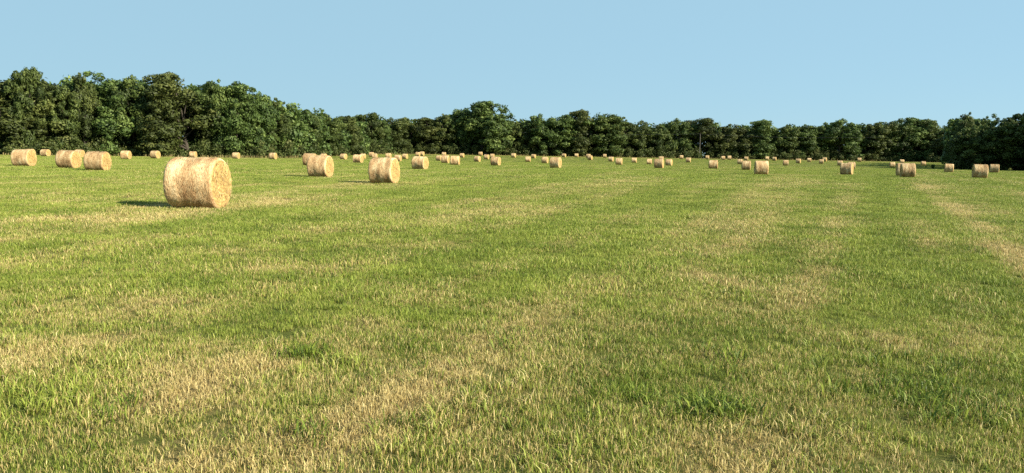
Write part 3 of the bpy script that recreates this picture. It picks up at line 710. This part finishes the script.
def make_far_bale(seed):
    """one small mesh: side and both ends with their own materials"""
    nu = 28; G = bale_arrays(seed, nu, 5, .012); n0 = G.shape[0]
    V = G.reshape(-1, 3); F = [[i * nu + j, i * nu + (j + 1) % nu, (i + 1) * nu + (j + 1) % nu, (i + 1) * nu + j] for i in range(n0 - 1) for j in range(nu)]
    me = bpy.data.meshes.new('round_hay_bale')
    vv = [tuple(p) for p in V]; fs = [tuple(f) for f in F]; mi = [0] * len(fs)
    for e, sgn in ((0, -1), (n0 - 1, 1)):
        c = G[e].mean(0); c[0] += .03 * sgn; vv.append(tuple(c)); ci = len(vv) - 1
        for j in range(nu):
            f = (e * nu + j, e * nu + (j + 1) % nu, ci); fs.append(f if sgn < 0 else f[::-1]); mi.append(1)
    me.from_pydata(vv, [], fs); me.materials.append(M_side); me.materials.append(M_end)
    me.polygons.foreach_set('material_index', mi); me.polygons.foreach_set('use_smooth', [m == 0 for m in mi]); me.update()
    return me
NEAR = [make_bale_meshes(s, 84, 22, .011) for s in (1, 2, 3, 4)]
FAR = [make_far_bale(s) for s in (11, 12, 13)]
for i, (x, y, turn, size, label) in enumerate(BALES):
    g = 'round hay bales lying on the field'
    z = gz1(x, y) - .045
    if size >= 7.5:
        t = empty('round_hay_bale', (x, y, z), R(turn)); tag(t, label, 'hay bale', g)
        side, ends, straw = NEAR[i % 4]
        link(bpy.data.objects.new('rolled_side', side), t)
        for e in ends: link(bpy.data.objects.new('end_face', e), t)
        link(bpy.data.objects.new('loose_straw', straw), t)
        s = 1.0 + .025 * math.sin(i * 1.7)
        s *= .97 if i == 0 else 1.0
        t.scale = (1 + .05 * math.sin(i * 2.3), s * (1 + .025 * math.sin(i * 3.1)), s * (1 - .025 * math.sin(i * 3.1)))
        t.rotation_euler = (0, R(1.5 * math.sin(i * 5.3)), R(turn))
    else:
        o = link(bpy.data.objects.new('round_hay_bale', FAR[i % 3])); tag(o, label, 'hay bale', g)
        o.location = (x, y, z); o.rotation_euler = (0, 0, R(turn)); s = 1.0 + .04 * math.sin(i * 1.7); o.scale = (s, s, s)

# ------------------------------------------------------------------ weeds that stand out
def weed_plant(name, loc, h, spread, n, seed, label, leafsize):
    rg = np.random.default_rng(seed)
    t = empty(name, loc); tag(t, label, 'plant')
    parts = []; cs = []
    for q in range(n):
        a = rg.random() * 6.283; l = spread * rg.uniform(.3, 1)
        top = np.array([math.cos(a) * l, math.sin(a) * l, h * rg.uniform(.6, 1)])
        parts.append(tube((0, 0, -.02), top * .55 + np.array([0, 0, h * .1]), h * .012, h * .010, 4)); parts.append(tube(top * .55 + np.array([0, 0, h * .1]), top, h * .010, h * .004, 4))
        for s in (.35, .55, .75, .95): cs.append(top * s)
    V, F = join(parts); link(bpy.data.objects.new('stem', mesh_np('stem', V, F, M_stalk, True)), t)
    V, F, S = leaf_cloud(np.array(cs), np.full(len(cs), leafsize * 1.6), np.full(len(cs), 9), leafsize, rg, 1, 1.0, np.full(len(cs), .5), .2)
    link(bpy.data.objects.new('foliage', mesh_np('foliage', V, F, M_weed, False, {'shade': S})), t)
weed_plant('bushy_weed', (105.2, 189.0, gz1(105.2, 189.0)), 1.1, .45, 9, 3, 'lone green bushy weed in the tree shadow strip near the dark right-hand trees', .14)
def stalk(loc, h, label, seed):
    rg = np.random.default_rng(seed)
    t = empty('weed_stalk', loc); tag(t, label, 'plant')
    p = [np.array([0, 0, -.01]), np.array([.004, 0, h * .4]), np.array([.02, 0, h * .72]), np.array([.045, .01, h])]
    V, F = join([tube(a, b, r0, r1, 5) for a, b, r0, r1 in zip(p, p[1:], (.0035, .003, .0025), (.003, .0025, .0015))])
    link(bpy.data.objects.new('stem', mesh_np('stem', V, F, M_stalk, True)), t)
    V, F, S = leaf_cloud(np.array([p[2] * .9 + np.array([0, 0, .01]), p[2] * 1.05, p[3]]), np.array([.010, .010, .008]), np.array([6, 6, 6]), .010, rg, 2.2, 1.0, np.array([.05, .05, .15]), .2)
    link(bpy.data.objects.new('seed_head', mesh_np('seed_head', V, F, M_weed, False, {'shade': S})), t)
stalk((-5.5, 9.5, gz1(-5.5, 9.5)), .21, 'thin dark weed stalk with a seed head sticking up at the left of the field', 1)
stalk((-5.05, 9.0, gz1(-5.05, 9.0)), .12, 'shorter dark weed stalk right of and nearer than the thin one with seed head', 2)

# ------------------------------------------------------------------ grass: tufts spread by point, one mass
proto = bpy.data.collections.new('tuft_shapes')
def tuft(i, n, rad, h, w, lean, bias_dry=0.0, flat=0):
    rg = np.random.default_rng(900 + i)
    a = rg.random(n) * 6.283; r = rad * np.sqrt(rg.random(n)); px, py = r * np.cos(a), r * np.sin(a)
    hh_ = rg.uniform(h[0], h[1], n); ww = rg.uniform(w[0], w[1], n); ln = rg.uniform(lean[0], lean[1], n)
    V, F, hh, bc, bd = blades(px, py, np.full(n, -.005), hh_, ww, ln, rg)
    bd = np.clip(bd - bias_dry, 0, 1.2)
    if flat:                                            # cut stalks lying on the stubble
        m = flat; a = rg.random(m) * 3.14; cx, cy = rad * rg.uniform(-1, 1, m), rad * rg.uniform(-1, 1, m); L = rg.uniform(.012, .05, m); wd = rg.uniform(.0006, .0011, m)
        z0 = rg.uniform(.008, .04, m); z1 = z0 + rg.normal(size=m) * .012
        dx, dy = np.cos(a) * L / 2, np.sin(a) * L / 2; ox, oy = -np.sin(a) * wd, np.cos(a) * wd
        Vq = np.stack([np.stack([cx - dx - ox, cy - dy - oy, z0], 1), np.stack([cx + dx - ox, cy + dy - oy, z1], 1), np.stack([cx + dx + ox, cy + dy + oy, z1 + .0008], 1), np.stack([cx - dx + ox, cy - dy + oy, z0 + .0008], 1)], 1).reshape(-1, 3)
        k = np.arange(m)[:, None] * 4 + len(V)
        F = np.concatenate([F, k + np.array([[0, 1, 2]]), k + np.array([[0, 2, 3]])]); V = np.concatenate([V, Vq])
        hh = np.concatenate([hh, np.full(4 * m, .22)]); bc = np.concatenate([bc, np.repeat(rg.random(m), 4)]); bd = np.concatenate([bd, np.full(4 * m, .0)])
    o = bpy.data.objects.new('tuft_%02d' % i, mesh_np('tuft', V, F, M_grass, False, {'bc': bc, 'bd': bd, 'hh': hh}))
    proto.objects.link(o)
for i in range(4): tuft(i, 34, .085, (.024, .078), (.0024, .0046), (.08, .85), 0, 0)
for i in range(4, 6): tuft(i, 34, .085, (.014, .060), (.0020, .0038), (.05, .75), .22, 1)
for i in range(6, 8): tuft(i, 18, .06, (.05, .115), (.0036, .0065), (.2, .9), -.15)
for i in range(8, 11): tuft(i, 110, .30, (.04, .10), (.005, .009), (.15, .9), 0, 0)
for i in range(11, 13): tuft(i, 22, .11, (.07, .17), (.006, .011), (.3, 1.1), -.6)
for i in range(15, 17): tuft(i, 10, .13, (.015, .04), (.002, .003), (.2, .8), .4, 34)     # matted cut straw
for i in range(13, 15): tuft(i, 130, .8, (.05, .12), (.012, .022), (.2, .8), 0, 0)

def spread(y0, y1, dens, rgx):
    """points in the part of the field that can be seen, with a margin of several metres at each side"""
    hw = lambda y: .74 * y + 3.5
    area_w = hw(y1)
    n = int(dens * (y1 - y0) * 2 * area_w)
    x = rgx.uniform(-area_w, area_w, n); y = rgx.uniform(y0, y1, n)
    k = np.abs(x) < hw(y)
    return x[k], y[k]
rg = np.random.default_rng(21)
PX, PY, IX, SC = [], [], [], []
def add(x, y, idx, sc): PX.append(x); PY.append(y); IX.append(idx); SC.append(sc)
for y0, y1, dn in ((1.6, 6, 270), (6, 10, 200), (10, 15, 110), (15, 22, 50)):
    x, y = spread(y0, y1, dn, rg); d = dryness(x, y)
    lush = fbm(x / .8, y / .9, 71, 2)
    worn = 1 - .22 * (1 - sstep(.26, .40, fbm(x / .33, y / .38, 77, 2)))      # worn spots with shorter stubble
    idx = np.where(rg.random(len(x)) < d * .75, rg.integers(4, 6, len(x)), rg.integers(0, 4, len(x)))
    tall = (worn > .9) & (rg.random(len(x)) < .09 + .22 * sstep(.55, .75, lush)) & (d < .55)
    idx = np.where(tall, rg.integers(6, 8, len(x)), idx)
    add(x, y, idx, rg.uniform(.75, 1.25, len(x)) * (.85 + .5 * (lush - .3)) * worn)
for y0, y1, dn in ((8, 15, 5), (15, 24, 13), (24, 36, 11), (36, 52, 6.5)):
    x, y = spread(y0, y1, dn, rg); add(x, y, rg.integers(8, 11, len(x)), rg.uniform(.8, 1.3, len(x)))
for y0, y1, dn in ((40, 60, 1.5), (60, 90, 1.6), (90, 130, .9), (130, 185, .5), (185, 300, .3)):
    x, y = spread(y0, y1, dn, rg); add(x, y, rg.integers(13, 15, len(x)), rg.uniform(.8, 1.3, len(x)))
# broad-leaved clumps that stand out in the foreground
for cx, cy, n, r in ((1.2, 4.5, 22, .12), (1.32, 4.55, 12, .1), (-1.5, 5.6, 14, .1), (2.9, 4.9, 24, .25), (2.7, 4.55, 12, .15), (2.0, 5.4, 14, .25), (.05, 6.0, 7, .2), (-.6, 5.3, 4, .2), (3.2, 5.6, 10, .3), (-2.4, 4.3, 5, .15), (-.35, 4.3, 4, .12), (1.6, 5.9, 6, .25), (-1.1, 4.0, 4, .1)):
    add(cx + r * rg.normal(size=n), cy + r * rg.normal(size=n), rg.integers(11, 13, n), rg.uniform(.6, 1.05, n))
x, y = spread(1.8, 16, 60, rg); d = dryness(x, y); k = rg.random(len(x)) < sstep(.42, .85, d) * (1 - sstep(9, 16, y)); x, y = x[k], y[k]
add(x, y, rg.integers(15, 17, len(x)), rg.uniform(.8, 1.25, len(x)))
x, y = spread(2.5, 20, 1.0, rg); add(x, y, rg.integers(11, 13, len(x)), rg.uniform(.4, .75, len(x)))
PX = np.concatenate(PX); PY = np.concatenate(PY); IX = np.concatenate(IX).astype(np.int32); SC = np.concatenate(SC)
keep = np.ones(len(PX), bool)
for (bx, by, turn, size, label) in BALES:               # nothing grows through a bale
    keep &= np.hypot(PX - bx, PY - by) > .62
PX, PY, IX, SC = PX[keep], PY[keep], IX[keep], SC[keep]
n = len(PX)
gm = bpy.data.meshes.new('mown_grass')
gm.vertices.add(n); gm.vertices.foreach_set('co', np.stack([PX, PY, ground_z(PX, PY)], 1).astype(np.float32).ravel())
DR = dryness(PX, PY); broad = (IX == 11) | (IX == 12); DR[broad] = .02
for nm, typ, val in (('dry', 'FLOAT', DR), ('tint', 'FLOAT', np.where(broad, .05, np.clip(.48 + 1.9 * (fbm(PX / .8, PY / 1.0, 81, 3) - .5) + .2 * rg.normal(size=n), 0, 1))), ('turn', 'FLOAT', rg.random(n) * 6.283), ('size', 'FLOAT', SC), ('which', 'INT', IX)):
    at = gm.attributes.new(nm, typ, 'POINT'); at.data.foreach_set('value', np.asarray(val, dtype=np.int32 if typ == 'INT' else np.float32))
gm.update()
grass = bpy.data.objects.new('mown_grass', gm); gm.materials.append(M_grass)
tag(link(grass), 'short mown grass and straw stubble covering the field', 'grass', kind='stuff')
ng = bpy.data.node_groups.new('spread_tufts', 'GeometryNodeTree')
ng.interface.new_socket('Geometry', in_out='INPUT', socket_type='NodeSocketGeometry')
ng.interface.new_socket('Geometry', in_out='OUTPUT', socket_type='NodeSocketGeometry')
gi = ng.nodes.new('NodeGroupInput'); go = ng.nodes.new('NodeGroupOutput')
iop = ng.nodes.new('GeometryNodeInstanceOnPoints'); ci = ng.nodes.new('GeometryNodeCollectionInfo')
ci.inputs['Collection'].default_value = proto; ci.inputs['Separate Children'].default_value = True; ci.inputs['Reset Children'].default_value = True
def na(nm, typ):
    a = ng.nodes.new('GeometryNodeInputNamedAttribute'); a.data_type = typ; a.inputs['Name'].default_value = nm; return a.outputs[0]
cx = ng.nodes.new('ShaderNodeCombineXYZ')
L = ng.links.new
L(gi.outputs[0], iop.inputs['Points']); L(ci.outputs[0], iop.inputs['Instance']); iop.inputs['Pick Instance'].default_value = True
L(na('which', 'INT'), iop.inputs['Instance Index']); L(na('turn', 'FLOAT'), cx.inputs[2]); L(cx.outputs[0], iop.inputs['Rotation']); L(na('size', 'FLOAT'), iop.inputs['Scale'])
L(iop.outputs[0], go.inputs[0])
md = grass.modifiers.new('spread_tufts', 'NODES'); md.node_group = ng
print('tufts', n)
